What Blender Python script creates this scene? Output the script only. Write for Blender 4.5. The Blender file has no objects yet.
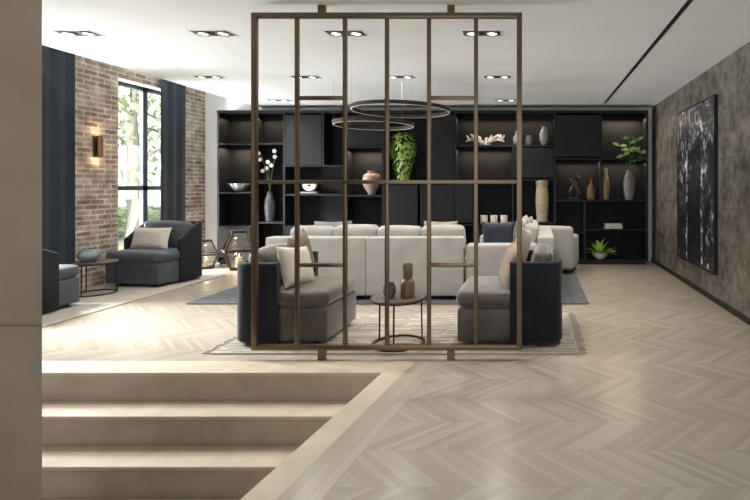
import bpy, bmesh, math, random
from mathutils import Vector, Matrix, Euler
random.seed(7)
C = bpy.context.scene.collection
PI = math.pi
H = 1.47
F = 500.0
def R(a): return math.radians(a)

# ------------------------------------------------------------------ materials
def nt(name):
    m = bpy.data.materials.new(name); m.use_nodes = True
    t = m.node_tree
    b = t.nodes['Principled BSDF']
    return m, t, b
def N(t, typ, **kw):
    n = t.nodes.new(typ)
    for k, v in kw.items(): setattr(n, k, v)
    return n
def L(t, a, b): t.links.new(a, b)
def ramp(t, fac, stops):
    r = t.nodes.new('ShaderNodeValToRGB')
    els = r.color_ramp.elements
    while len(els) < len(stops): els.new(0.5)
    for e, (p, c) in zip(els, stops):
        e.position = p; e.color = (c[0], c[1], c[2], 1)
    L(t, fac, r.inputs['Fac'])
    return r.outputs['Color']
def math_(t, op, a, b=None, c=None):
    n = t.nodes.new('ShaderNodeMath'); n.operation = op
    for i, v in enumerate((a, b, c)):
        if v is None: continue
        if isinstance(v, (int, float)): n.inputs[i].default_value = v
        else: L(t, v, n.inputs[i])
    return n.outputs[0]
def mat(name, c1, c2=None, scale=8, rough=.6, metal=0, bump=0, bscale=80, sheen=0, emit=0, stretch=(1,1,1), spec=None):
    m, t, b = nt(name)
    if c2 is None: c2 = tuple(min(1, x*1.15) for x in c1)
    tc = N(t, 'ShaderNodeTexCoord'); mp = N(t, 'ShaderNodeMapping'); mp.inputs['Scale'].default_value = stretch
    L(t, tc.outputs['Object'], mp.inputs['Vector'])
    no = N(t, 'ShaderNodeTexNoise'); no.inputs['Scale'].default_value = scale; no.inputs['Detail'].default_value = 4
    L(t, mp.outputs[0], no.inputs['Vector'])
    col = ramp(t, no.outputs['Fac'], [(.3, c1), (.7, c2)])
    L(t, col, b.inputs['Base Color'])
    b.inputs['Roughness'].default_value = rough; b.inputs['Metallic'].default_value = metal
    if spec is not None: b.inputs['Specular IOR Level'].default_value = spec
    if sheen:
        b.inputs['Sheen Weight'].default_value = sheen; b.inputs['Sheen Roughness'].default_value = .4
    if bump:
        n2 = N(t, 'ShaderNodeTexNoise'); n2.inputs['Scale'].default_value = bscale; n2.inputs['Detail'].default_value = 3
        L(t, mp.outputs[0], n2.inputs['Vector'])
        bp = N(t, 'ShaderNodeBump'); bp.inputs['Strength'].default_value = bump; bp.inputs['Distance'].default_value = .01
        L(t, n2.outputs['Fac'], bp.inputs['Height']); L(t, bp.outputs[0], b.inputs['Normal'])
    if emit:
        L(t, col, b.inputs['Emission Color']); b.inputs['Emission Strength'].default_value = emit
    return m

def floor_mat(name='oak_chevron', plain=False):
    m, t, b = nt(name)
    tc = N(t, 'ShaderNodeTexCoord'); s = N(t, 'ShaderNodeSeparateXYZ'); L(t, tc.outputs['Object'], s.inputs[0])
    # chevron rows run across the room
    x, y = math_(t, 'ADD', s.outputs[1], 20.0), math_(t, 'ADD', s.outputs[0], 20.0)
    w = .34; pw = .054
    if plain:
        v = math_(t, 'SUBTRACT', y, math_(t, 'MULTIPLY', x, .11)); pw = .09; w = 1.8
    else:
        v = math_(t, 'ADD', y, math_(t, 'PINGPONG', x, w))
    vi = math_(t, 'DIVIDE', v, pw)
    pl = math_(t, 'FLOOR', vi); fr = math_(t, 'FRACT', vi)
    xc = math_(t, 'DIVIDE', x, w); co = math_(t, 'FLOOR', xc); xf = math_(t, 'FRACT', xc)
    cm = N(t, 'ShaderNodeCombineXYZ'); L(t, co, cm.inputs[0]); L(t, pl, cm.inputs[1])
    wn = N(t, 'ShaderNodeTexWhiteNoise', noise_dimensions='2D'); L(t, cm.outputs[0], wn.inputs['Vector'])
    gv = N(t, 'ShaderNodeCombineXYZ'); L(t, math_(t, 'MULTIPLY', v, 60.0), gv.inputs[0]); L(t, math_(t, 'MULTIPLY', x, 4.0), gv.inputs[1]); L(t, math_(t, 'MULTIPLY', wn.outputs['Value'], 9.0), gv.inputs[2])
    gn = N(t, 'ShaderNodeTexNoise'); gn.inputs['Scale'].default_value = 1; gn.inputs['Detail'].default_value = 3; L(t, gv.outputs[0], gn.inputs['Vector'])
    tone = math_(t, 'ADD', math_(t, 'MULTIPLY', wn.outputs['Value'], .6), math_(t, 'MULTIPLY', gn.outputs['Fac'], .4))
    if plain: stops = [(.05, (.33,.285,.228)), (.5, (.375,.326,.264)), (.95, (.415,.365,.30))]
    else: stops = [(.05, (.292,.252,.203)), (.5, (.348,.304,.247)), (.95, (.40,.354,.292))]
    base = ramp(t, tone, stops)
    seam1 = math_(t, 'LESS_THAN', fr, .055); seam2 = math_(t, 'LESS_THAN', xf, .009 if not plain else .003)
    seam = math_(t, 'MAXIMUM', seam1, seam2)
    mx = N(t, 'ShaderNodeMix', data_type='RGBA'); L(t, math_(t, 'MULTIPLY', seam, .32), mx.inputs['Factor']); L(t, base, mx.inputs[6]); mx.inputs[7].default_value = (.14,.118,.095,1)
    L(t, mx.outputs[2], b.inputs['Base Color'])
    L(t, math_(t, 'ADD', math_(t, 'MULTIPLY', gn.outputs['Fac'], .10), .17), b.inputs['Roughness'])
    bp = N(t, 'ShaderNodeBump'); bp.inputs['Strength'].default_value = .03; bp.inputs['Distance'].default_value = .004
    L(t, math_(t, 'SUBTRACT', gn.outputs['Fac'], seam), bp.inputs['Height']); L(t, bp.outputs[0], b.inputs['Normal'])
    return m
def brick_mat(name, axis, c1, c2, mortar, bw, bh, ms, rough=.85, bump=.6, nscale=6, namt=.5, offset=.5):
    m, t, b = nt(name)
    tc = N(t, 'ShaderNodeTexCoord'); s = N(t, 'ShaderNodeSeparateXYZ'); L(t, tc.outputs['Object'], s.inputs[0])
    cm = N(t, 'ShaderNodeCombineXYZ'); L(t, s.outputs[axis], cm.inputs[0]); L(t, s.outputs[2], cm.inputs[1])
    br = N(t, 'ShaderNodeTexBrick'); br.offset = offset
    br.inputs['Scale'].default_value = 1; br.inputs['Brick Width'].default_value = bw; br.inputs['Row Height'].default_value = bh
    br.inputs['Mortar Size'].default_value = ms; br.inputs['Color1'].default_value = (*c1, 1); br.inputs['Color2'].default_value = (*c2, 1); br.inputs['Mortar'].default_value = (*mortar, 1)
    br.inputs['Mortar Smooth'].default_value = .2
    L(t, cm.outputs[0], br.inputs['Vector'])
    no = N(t, 'ShaderNodeTexNoise'); no.inputs['Scale'].default_value = nscale; no.inputs['Detail'].default_value = 7; no.inputs['Roughness'].default_value = .65; L(t, tc.outputs['Object'], no.inputs['Vector'])
    mul = ramp(t, no.outputs['Fac'], [(.34, (1-namt,)*3), (.66, (1+namt*.4,)*3)])
    mx = N(t, 'ShaderNodeMix', data_type='RGBA', blend_type='MULTIPLY'); mx.inputs['Factor'].default_value = 1
    L(t, br.outputs['Color'], mx.inputs[6]); L(t, mul, mx.inputs[7]); L(t, mx.outputs[2], b.inputs['Base Color'])
    b.inputs['Roughness'].default_value = rough
    bp = N(t, 'ShaderNodeBump'); bp.inputs['Strength'].default_value = bump; bp.inputs['Distance'].default_value = .01
    L(t, math_(t, 'SUBTRACT', math_(t, 'MULTIPLY', no.outputs['Fac'], .5), br.outputs['Fac']), bp.inputs['Height']); L(t, bp.outputs[0], b.inputs['Normal'])
    return m
def rug_mat():
    m, t, b = nt('dashed_rug')
    tc = N(t, 'ShaderNodeTexCoord'); s = N(t, 'ShaderNodeSeparateXYZ'); L(t, tc.outputs['Object'], s.inputs[0])
    x, y = math_(t, 'ADD', s.outputs[0], 20.0), math_(t, 'ADD', s.outputs[1], 20.0)
    row = math_(t, 'FLOOR', math_(t, 'DIVIDE', y, .046)); rf = math_(t, 'FRACT', math_(t, 'DIVIDE', y, .046))
    gv = N(t, 'ShaderNodeCombineXYZ'); L(t, math_(t, 'MULTIPLY', x, 3.4), gv.inputs[0]); L(t, math_(t, 'MULTIPLY', row, 7.3), gv.inputs[1])
    n = N(t, 'ShaderNodeTexNoise'); n.inputs['Scale'].default_value = 1; n.inputs['Detail'].default_value = 1; L(t, gv.outputs[0], n.inputs['Vector'])
    dash = math_(t, 'MULTIPLY', math_(t, 'GREATER_THAN', n.outputs['Fac'], .45), math_(t, 'LESS_THAN', rf, .40))
    fine = N(t, 'ShaderNodeTexNoise'); fine.inputs['Scale'].default_value = 60; L(t, tc.outputs['Object'], fine.inputs['Vector'])
    mx = N(t, 'ShaderNodeMix', data_type='RGBA'); L(t, dash, mx.inputs['Factor'])
    L(t, ramp(t, fine.outputs['Fac'], [(.3, (.33,.295,.242)), (.7, (.42,.38,.316))]), mx.inputs[6]); mx.inputs[7].default_value = (.115,.098,.082,1)
    L(t, mx.outputs[2], b.inputs['Base Color']); b.inputs['Roughness'].default_value = .95
    bp = N(t, 'ShaderNodeBump'); bp.inputs['Strength'].default_value = .5; bp.inputs['Distance'].default_value = .01
    L(t, fine.outputs['Fac'], bp.inputs['Height']); L(t, bp.outputs[0], b.inputs['Normal'])
    return m
def art_mat():
    m, t, b = nt('monochrome_print')
    tc = N(t, 'ShaderNodeTexCoord'); s = N(t, 'ShaderNodeSeparateXYZ'); L(t, tc.outputs['Object'], s.inputs[0])
    mp = N(t, 'ShaderNodeMapping'); mp.inputs['Scale'].default_value = (1, 3.0, 2.0); L(t, tc.outputs['Object'], mp.inputs['Vector'])
    n = N(t, 'ShaderNodeTexNoise'); n.inputs['Scale'].default_value = 2.6; n.inputs['Detail'].default_value = 9; n.inputs['Roughness'].default_value = .74; n.inputs['Distortion'].default_value = 1.1
    L(t, mp.outputs[0], n.inputs['Vector'])
    ay = math_(t, 'ABSOLUTE', s.outputs[1])
    door = math_(t, 'MULTIPLY', math_(t, 'LESS_THAN', ay, .30), math_(t, 'LESS_THAN', s.outputs[2], .45))
    val = math_(t, 'SUBTRACT', math_(t, 'ADD', n.outputs['Fac'], math_(t, 'MULTIPLY', s.outputs[2], .03)), math_(t, 'MULTIPLY', door, .06))
    edge = math_(t, 'MULTIPLY', math_(t, 'LESS_THAN', math_(t, 'ABSOLUTE', math_(t, 'SUBTRACT', ay, .33)), .035), math_(t, 'LESS_THAN', s.outputs[2], .5))
    val = math_(t, 'ADD', val, math_(t, 'MULTIPLY', edge, .07))
    col = ramp(t, val, [(.46, (.006,.007,.012)), (.53, (.03,.036,.05)), (.58, (.18,.20,.25)), (.65, (.78,.82,.9))])
    L(t, col, b.inputs['Base Color']); b.inputs['Roughness'].default_value = .4
    return m
def glass_mat(name='clear_glass', refl=.06, tint=(.97,.98,.98)):
    m, t, b = nt(name)
    tr = N(t, 'ShaderNodeBsdfTransparent'); gl = N(t, 'ShaderNodeBsdfGlossy'); gl.inputs['Roughness'].default_value = .03
    n = N(t, 'ShaderNodeTexNoise'); n.inputs['Scale'].default_value = 3
    L(t, ramp(t, n.outputs['Fac'], [(0, tint), (1, tuple(min(1, c*1.03) for c in tint))]), tr.inputs['Color'])
    mx = N(t, 'ShaderNodeMixShader'); mx.inputs[0].default_value = refl
    L(t, tr.outputs[0], mx.inputs[1]); L(t, gl.outputs[0], mx.inputs[2])
    L(t, mx.outputs[0], t.nodes['Material Output'].inputs['Surface'])
    return m

M = dict(
 floor=floor_mat(),
 oak=floor_mat('oak_border', True),
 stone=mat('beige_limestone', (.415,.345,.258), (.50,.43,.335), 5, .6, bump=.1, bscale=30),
 riser=mat('shaded_limestone', (.345,.272,.19), (.425,.345,.252), 5, .65, bump=.1, bscale=30),  # tread stone again, coloured darker for the shade on upright faces
 column=mat('warm_brown_stone', (.105,.077,.048), (.138,.103,.067), 2.5, .65, bump=.12, bscale=30),
 ceiling=mat('ceiling_paint', (.86,.866,.87), (.89,.896,.90), 2, .9),
 white=mat('white_paint', (.87,.87,.865), (.90,.90,.895), 2, .85),
 brick=brick_mat('brick', 1, (.27,.155,.112), (.53,.39,.31), (.60,.56,.51), .23, .075, .013, nscale=5, namt=.55, bump=.9),
 tile=brick_mat('wall_tile', 1, (.158,.138,.115), (.188,.165,.138), (.124,.108,.09), .80, .60, .007, rough=.6, bump=.55, nscale=5.5, namt=.72, offset=0.0),
 black=mat('black_metal', (.012,.012,.013), (.02,.02,.02), 5, .45, .3),
 plate=mat('grey_metal_plate', (.05,.05,.05), (.07,.07,.07), 5, .5, .3),
 shelf=mat('black_oak', (.006,.0065,.008), (.014,.015,.018), 6, .5, bump=.15, stretch=(1,1,8), spec=.25),
 shelfback=mat('black_oak_back', (.007,.0075,.009), (.014,.015,.017), 6, .6, stretch=(8,1,1), spec=.2),
 doorwood=mat('charcoal_oak', (.008,.0085,.010), (.017,.017,.019), 6, .5, bump=.15, stretch=(10,10,1), spec=.25),
 bronze=mat('bronze', (.150,.108,.068), (.157,.113,.072), 1, .30, .82),
 darkmetal=mat('dark_bronze', (.035,.026,.019), (.05,.037,.027), 4, .5, .5),
 lampmetal=mat('dark_bronze_lantern_frame', (.03,.021,.015), (.05,.035,.025), 6, .4, .4),
 shellfab=mat('dark_navy_velvet', (.0065,.008,.011), (.013,.0155,.0205), 4, .75, sheen=.16, bump=.15, bscale=120, spec=.2),
 taupe=mat('taupe_velvet', (.038,.029,.023), (.092,.073,.059), 5, .48, sheen=.5, bump=.4, bscale=14),
 slate=mat('blue_grey_velvet', (.026,.032,.043), (.052,.062,.080), 3.5, .6, sheen=.35, bump=.12),
 linen=mat('warm_grey_linen', (.325,.315,.298), (.392,.381,.363), 5, .9, bump=.25, bscale=220),
 linen2=mat('pale_linen', (.34,.33,.314), (.40,.39,.373), 5, .95, bump=.3, bscale=160),
 cream=mat('cream_cotton', (.42,.38,.325), (.50,.46,.40), 6, .9, bump=.2, bscale=200),
 tan=mat('tan_cotton', (.26,.205,.15), (.33,.27,.205), 6, .9, bump=.2, bscale=200),
 pattern=mat('speckled_cotton', (.10,.09,.085), (.60,.56,.50), 14, .9),
 greyc=mat('grey_cotton', (.15,.15,.155), (.21,.21,.215), 6, .9, bump=.2),
 navyc=mat('navy_cotton', (.012,.017,.028), (.022,.03,.046), 6, .85, sheen=.2, bump=.2),
 taupec=mat('taupe_cotton', (.13,.10,.08), (.18,.145,.118), 6, .9, bump=.2),
 rug=rug_mat(),
 fringe=mat('rug_fringe', (.32,.285,.235), (.43,.39,.33), 9, .95),
 darkrug=mat('dark_grey_rug', (.06,.063,.072), (.11,.113,.123), 18, .95, bump=.4, bscale=200),
 palerug=mat('beige_rug', (.275,.249,.212), (.345,.315,.272), 14, .95, bump=.4, bscale=200),
 curtain=mat('dark_navy_curtain', (.009,.0155,.025), (.017,.028,.042), 3, .85, sheen=.12),
 frame=mat('dark_steel', (.02,.026,.034), (.03,.038,.048), 4, .5, .3),
 glass=glass_mat(),
 lampglass=glass_mat('lantern_glass', .14, (.72,.70,.66)),
 tabletop=mat('dark_stained_wood', (.05,.04,.033), (.085,.07,.057), 5, .4, stretch=(8,1,1)),
 brown=mat('brown_ceramic', (.10,.06,.032), (.17,.105,.06), 10, .4),
 mosaic=mat('dark_mosaic', (.03,.022,.018), (.17,.12,.08), 45, .5),
 sculpt=mat('dark_patinated_bronze', (.045,.032,.024), (.10,.072,.052), 9, .45, .4),
 teal=mat('teal_ceramic', (.10,.15,.155), (.22,.27,.265), 9, .45),
 copper=mat('copper', (.26,.14,.075), (.34,.19,.105), 5, .4, .8),
 wax=mat('ivory_wax', (.75,.50,.27), (.8,.57,.33), 3, .6, emit=.25),
 candle=mat('ivory_candle', (.55,.50,.42), (.62,.57,.48), 3, .6),
 flame=mat('flame', (1,.6,.22), (1,.7,.3), 2, .5, emit=6),
 led=mat('led_strip', (1,.93,.82), (1,.95,.86), 2, .5, emit=.12),
 lampglow=mat('warm_lamp', (1,.90,.76), (1,.93,.82), 2, .5, emit=4),
 sconceglow=mat('sconce_glow', (1,.68,.36), (1,.75,.42), 2, .5, emit=1.1),
 silver=mat('silver_glaze', (.40,.40,.40), (.6,.6,.6), 12, .3, .6),
 porcelain=mat('white_porcelain', (.60,.59,.57), (.66,.65,.63), 6, .3),
 coral=mat('pale_coral', (.56,.51,.44), (.70,.65,.58), 20, .8, bump=.5),
 pinkclay=mat('rose_clay', (.26,.17,.135), (.36,.25,.20), 6, .5),
 palewood=mat('pale_turned_wood', (.30,.22,.14), (.46,.36,.25), 7, .6, stretch=(1,1,6)),
 greyvase=mat('grey_stoneware', (.15,.148,.142), (.23,.225,.215), 7, .5),
 darkgrey=mat('dark_grey_stoneware', (.085,.083,.08), (.14,.137,.13), 7, .5),
 palegrey=mat('pale_grey_stoneware', (.24,.24,.235), (.33,.33,.32), 7, .45),
 darkvase=mat('dark_glazed_stoneware', (.045,.045,.048), (.09,.09,.094), 7, .35),
 amber=mat('amber_glass', (.13,.075,.03), (.22,.12,.055), 5, .2),
 gold=mat('gold_glaze', (.30,.23,.13), (.42,.33,.20), 6, .35, .4),
 leaf=mat('bright_leaf', (.28,.50,.06), (.54,.76,.18), 9, .5),
 leaf2=mat('deep_leaf', (.10,.22,.06), (.20,.34,.13), 7, .5),
 stem=mat('green_stem', (.06,.11,.03), (.10,.16,.05), 7, .6),
 petal=mat('white_petal', (.70,.69,.65), (.78,.77,.74), 7, .6),
 paper=mat('paper_edges', (.6,.57,.5), (.66,.63,.56), 40, .9),
 cloth1=mat('grey_book_cloth', (.28,.28,.28), (.34,.34,.34), 9, .8),
 cloth2=mat('ivory_book_cloth', (.52,.49,.43), (.58,.55,.49), 9, .8),
 art=art_mat(),
 bark=mat('bark', (.18,.16,.13), (.30,.27,.23), 6, .9, stretch=(3,3,.5)),
 tleaf=mat('tree_leaf', (.20,.29,.12), (.40,.49,.26), 3, .7),
 grass=mat('lawn', (.30,.35,.21), (.40,.44,.30), 3, .95),
 pave=mat('lower_stone', (.40,.335,.25), (.49,.42,.33), 6, .6),
)

# ------------------------------------------------------------------ mesh helpers
class MB:
    def __init__(s): s.bm = bmesh.new()
    def add(s, verts, faces, mtx=None):
        vs = [s.bm.verts.new((mtx @ Vector(v)) if mtx else v) for v in verts]
        for f in faces:
            try: s.bm.faces.new([vs[i] for i in f])
            except ValueError: pass
        return s
    def box(s, x0, x1, y0, y1, z0, z1, mtx=None):
        v = [(x0,y0,z0),(x1,y0,z0),(x1,y1,z0),(x0,y1,z0),(x0,y0,z1),(x1,y0,z1),(x1,y1,z1),(x0,y1,z1)]
        return s.add(v, [(3,2,1,0),(4,5,6,7),(0,1,5,4),(1,2,6,5),(2,3,7,6),(3,0,4,7)], mtx)
    def prism(s, poly, z0, z1):
        n = len(poly)
        v = [(p[0],p[1],z0) for p in poly] + [(p[0],p[1],z1) for p in poly]
        f = [tuple(range(n))[::-1], tuple(range(n,2*n))] + [(i,(i+1)%n,n+(i+1)%n,n+i) for i in range(n)]
        b = MB(); b.add(v, f); bmesh.ops.recalc_face_normals(b.bm, faces=b.bm.faces[:])
        return s.merge(b)
    def bbox(s, x0, x1, y0, y1, z0, z1, r=.006, seg=2, mtx=None):
        b = MB(); b.box(x0,x1,y0,y1,z0,z1)
        bmesh.ops.bevel(b.bm, geom=b.bm.edges[:], offset=r, segments=seg, affect='EDGES', profile=.5)
        return s.merge(b, mtx)
    def merge(s, b, mtx=None):
        b.bm.verts.index_update()
        vs = [v.co.copy() for v in b.bm.verts]; fs = [[v.index for v in f.verts] for f in b.bm.faces]
        b.bm.free()
        return s.add(vs, fs, mtx)
    def cushion(s, x0, x1, y0, y1, z0, z1, r=.05, bulge=0.0, mtx=None):
        h = [(x1-x0)/2, (y1-y0)/2, (z1-z0)/2]; c = Vector(((x0+x1)/2, (y0+y1)/2, (z0+z1)/2))
        r = min(r, min(h)*.98)
        def ts(a):
            e = [0, .25, .6, 1.0]
            lo = [-a + q*r for q in e]; n = 4
            mid = [(-a+r) + (2*a-2*r)*k/n for k in range(1, n)]
            return lo + mid + [-q for q in reversed(lo)]
        def mapp(p):
            inn = Vector([max(-(h[i]-r), min(h[i]-r, p[i])) for i in range(3)])
            d = Vector(p) - inn
            q = inn + (d.normalized()*r if d.length > 1e-9 else d)
            if bulge:
                u = [min(1, abs(q[i]/h[i])) for i in range(3)]
                for i in range(3):
                    j, k = [a for a in range(3) if a != i]
                    q[i] += (1 if q[i] > 0 else -1)*bulge*(1-u[j]**2)*(1-u[k]**2)*u[i]
            return q + c
        b = MB()
        for ax in range(3):
            j, k = [a for a in range(3) if a != ax]
            tj, tk = ts(h[j]), ts(h[k])
            for sg in (-1, 1):
                vs = []
                for a in tj:
                    for d in tk:
                        p = [0,0,0]; p[ax] = sg*h[ax]; p[j] = a; p[k] = d
                        vs.append(mapp(p))
                nk = len(tk); fs = []
                for a in range(len(tj)-1):
                    for d in range(nk-1):
                        fs.append((a*nk+d, (a+1)*nk+d, (a+1)*nk+d+1, a*nk+d+1))
                b.add(vs, fs)
        bmesh.ops.remove_doubles(b.bm, verts=b.bm.verts[:], dist=.0004)
        bmesh.ops.recalc_face_normals(b.bm, faces=b.bm.faces[:])
        return s.merge(b, mtx)
    def lathe(s, prof, c=(0,0,0), seg=28, closed=False, mtx=None):
        vs, fs = [], []
        n = len(prof)
        for i in range(seg):
            a = 2*PI*i/seg
            for r, z in prof: vs.append((c[0]+r*math.cos(a), c[1]+r*math.sin(a), c[2]+z))
        for i in range(seg):
            j = (i+1) % seg
            for k in range(n if closed else n-1):
                k2 = (k+1) % n
                fs.append((i*n+k, j*n+k, j*n+k2, i*n+k2))
        b = MB(); b.add(vs, fs)
        bmesh.ops.remove_doubles(b.bm, verts=b.bm.verts[:], dist=.00005)
        return s.merge(b, mtx)
    def tube(s, pts, r, seg=8, r2=None):
        pts = [Vector(p) for p in pts]; n = len(pts)
        vs, fs = [], []
        up = Vector((0,0,1))
        for i, p in enumerate(pts):
            d = (pts[min(i+1,n-1)] - pts[max(i-1,0)]).normalized()
            a = d.cross(up)
            if a.length < .01: a = d.cross(Vector((1,0,0)))
            a.normalize(); b = d.cross(a)
            rr = r if r2 is None else r + (r2-r)*i/(n-1)
            for k in range(seg):
                t = 2*PI*k/seg
                vs.append(p + a*math.cos(t)*rr + b*math.sin(t)*rr)
        for i in range(n-1):
            for k in range(seg):
                k2 = (k+1) % seg
                fs.append((i*seg+k, i*seg+k2, (i+1)*seg+k2, (i+1)*seg+k))
        fs.append(tuple(range(seg))[::-1]); fs.append(tuple((n-1)*seg+k for k in range(seg)))
        return s.add(vs, fs)
    def bar(s, a, b, w, d=None):
        a, b = Vector(a), Vector(b); d = d or w
        z = (b-a); l = z.length; z.normalize()
        x = z.cross(Vector((0,1,0)))
        if x.length < .05: x = z.cross(Vector((1,0,0)))
        x.normalize(); y = z.cross(x)
        m = Matrix(((x.x,y.x,z.x,a.x),(x.y,y.y,z.y,a.y),(x.z,y.z,z.z,a.z),(0,0,0,1)))
        return s.box(-w/2, w/2, -d/2, d/2, 0, l, m)
    def sweep(s, path, prof, zf=None):
        # path: 2D points, prof: closed list of (offset, z); zf(point) lowers the top edge
        n, k = len(path), len(prof); vs, fs = [], []
        zm = max(z for o, z in prof)
        for i, p in enumerate(path):
            a = Vector(path[max(i-1,0)]); b = Vector(path[min(i+1,n-1)])
            d = (b-a).normalized(); nr = Vector((d.y, -d.x))
            for o, z in prof:
                zz = z - (zf(p) if (zf and z > zm*.5) else 0)
                vs.append((p[0]+nr.x*o, p[1]+nr.y*o, zz))
        for i in range(n-1):
            for j in range(k):
                j2 = (j+1) % k
                fs.append((i*k+j, (i+1)*k+j, (i+1)*k+j2, i*k+j2))
        fs.append(tuple(range(k))); fs.append(tuple((n-1)*k+j for j in range(k))[::-1])
        b = MB(); b.add(vs, fs); bmesh.ops.recalc_face_normals(b.bm, faces=b.bm.faces[:])
        return s.merge(b)
    def leaf(s, base, dirv, length, width, bend=.3, nrm=None):
        d = Vector(dirv).normalized(); base = Vector(base)
        side = d.cross(nrm if nrm is not None else Vector((0,0,1)))
        if side.length < .05: side = d.cross(Vector((0,1,0)))
        side.normalize(); up = side.cross(d).normalized()
        prof = [(0,.05),(.25,.8),(.5,1),(.75,.7),(1,.03)]
        vs, fs = [], []
        for t, w in prof:
            c = base + d*(length*t) - up*(bend*length*t*t)
            vs += [c - side*width*w/2 + up*width*.12*w, c.copy(), c + side*width*w/2 + up*width*.12*w]
        for i in range(4):
            o = i*3
            fs += [(o,o+1,o+4,o+3), (o+1,o+2,o+5,o+4)]
        return s.add(vs, fs)
    def build(s, name, m, parent=None, smooth=35, loc=None):
        me = bpy.data.meshes.new(name)
        s.bm.to_mesh(me); s.bm.free()
        me.materials.append(M[m] if isinstance(m, str) else m)
        if smooth:
            for p in me.polygons: p.use_smooth = True
            me.set_sharp_from_angle(angle=R(smooth))
        o = bpy.data.objects.new(name, me); C.objects.link(o)
        if parent: o.parent = parent
        if loc is not None: o.location = loc
        return o
def tag(o, label, cat, group=None, kind=None):
    o['label'] = label; o['category'] = cat
    if group: o['group'] = group
    if kind: o['kind'] = kind
    return o
def thing(name, label, cat, loc=(0,0,0), rz=0, group=None):
    o = bpy.data.objects.new(name, None); C.objects.link(o)
    o.empty_display_size = .1
    o.location = loc; o.rotation_euler = (0,0,rz)
    return tag(o, label, cat, group)
def struct(mb, name, m, smooth=0):
    o = mb.build(name, m, smooth=smooth); o['kind'] = 'structure'; return o
def dup(root, label, loc, rz=None, group=None):
    r = root.copy(); C.objects.link(r); r.location = loc
    if rz is not None: r.rotation_euler = (0,0,rz)
    r['label'] = label
    if group: r['group'] = group
    for ch in list(root.children):
        c = ch.copy(); C.objects.link(c); c.parent = r
        for g in list(ch.children):
            d = g.copy(); C.objects.link(d); d.parent = c
    return r
def light(kind, loc, energy, color=(1,1,1), rot=(0,0,0), **kw):
    l = bpy.data.lights.new('lamp_or_fill_light', kind); l.energy = energy; l.color = color
    for k, v in kw.items(): setattr(l, k, v)
    o = bpy.data.objects.new('lamp_or_fill_light', l); C.objects.link(o); o.location = loc; o.rotation_euler = rot
    return o

# ------------------------------------------------------------------ the room
XL, XR, YB, ZC = -6.45, 2.26, 9.75, 3.0
YF = -1.5
def ex(off, y): return -1.21 + off - .11*(3.93-y)      # the slanting edge of the stair opening
b = MB(); b.box(XL, XR, 4.2, YB, -.2, 0); b.prism([(ex(.38,YF),YF),(XR,YF),(XR,4.2),(ex(.38,4.2),4.2)], -.2, 0); b.box(XL, -4.3, YF, 3.93, -.2, 0)
struct(b, 'floor', 'floor')
b = MB(); b.box(-4.3, -1.22, YF, 4.0, -1.2, -1.06)
struct(b, 'floor_lower', 'pave')
b = MB(); b.prism([(ex(.17,YF),YF),(ex(.17,4.2),4.2),(-1.21,4.2),(-1.21,3.93),(ex(0,YF),YF)], -.19, .002); struct(b, 'trim_1', 'stone')
b = MB(); b.bbox(XL, -1.21, 3.93, 4.2, -.03, .002, .004); struct(b, 'trim_2', 'stone')
b = MB(); b.prism([(ex(.17,YF),YF),(ex(.38,YF),YF),(ex(.38,4.2),4.2),(ex(.17,4.2),4.2)], -.19, .001); struct(b, 'trim_3', 'oak')
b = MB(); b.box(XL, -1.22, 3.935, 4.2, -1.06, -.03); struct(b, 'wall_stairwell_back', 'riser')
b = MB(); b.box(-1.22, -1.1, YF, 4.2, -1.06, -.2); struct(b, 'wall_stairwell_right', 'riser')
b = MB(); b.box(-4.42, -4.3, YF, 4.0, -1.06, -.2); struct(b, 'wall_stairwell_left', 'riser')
CF = 1.3      # ceiling cut short here; unseen opening in front is added to let skylight in
b = MB(); b.box(-5.35, XR+.2, CF, YB, ZC, 3.6); struct(b, 'ceiling', 'ceiling')
b = MB(); b.box(XL-.35, -5.35, CF, YB, 3.6, 3.75); struct(b, 'ceiling_recess', 'ceiling')
b = MB(); b.box(XL-.35, XR+.2, YB, YB+.2, 0, 3.6); struct(b, 'wall_back', 'white')
b = MB(); b.box(XR, XR+.2, YF, YB, 0, ZC); struct(b, 'wall_right', 'tile')
b = MB(); b.box(XR-.012, XR, YF, YB, 0, .07); struct(b, 'baseboard_right', 'black')
W = [(5.3, 6.35, .08, 3.14), (7.72, 9.2, .08, 3.14)]
b = MB(); ys = YF
for (y0, y1, z0, z1) in W:
    b.box(XL-.35, XL, ys, y0, 0, 3.6); b.box(XL-.35, XL, y0, y1, 0, z0); b.box(XL-.35, XL, y0, y1, z1, 3.6); ys = y1
b.box(XL-.35, XL, ys, YB, 0, 3.6)
struct(b, 'wall_left', 'brick')
# stone pillar beside the stairs: a wide front with a splayed return
pp = [(-3.2,2.0),(-1.976,2.0),(-2.47,2.49),(-3.2,2.49)]
pq = [(-3.19,2.006),(-1.988,2.006),(-2.475,2.484),(-3.19,2.484)]
b = MB(); b.prism(pp, -1.06, .91); b.prism(pq, .91, .916); b.prism(pp, .916, ZC)
struct(b, 'wall_pillar', 'column')
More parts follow.
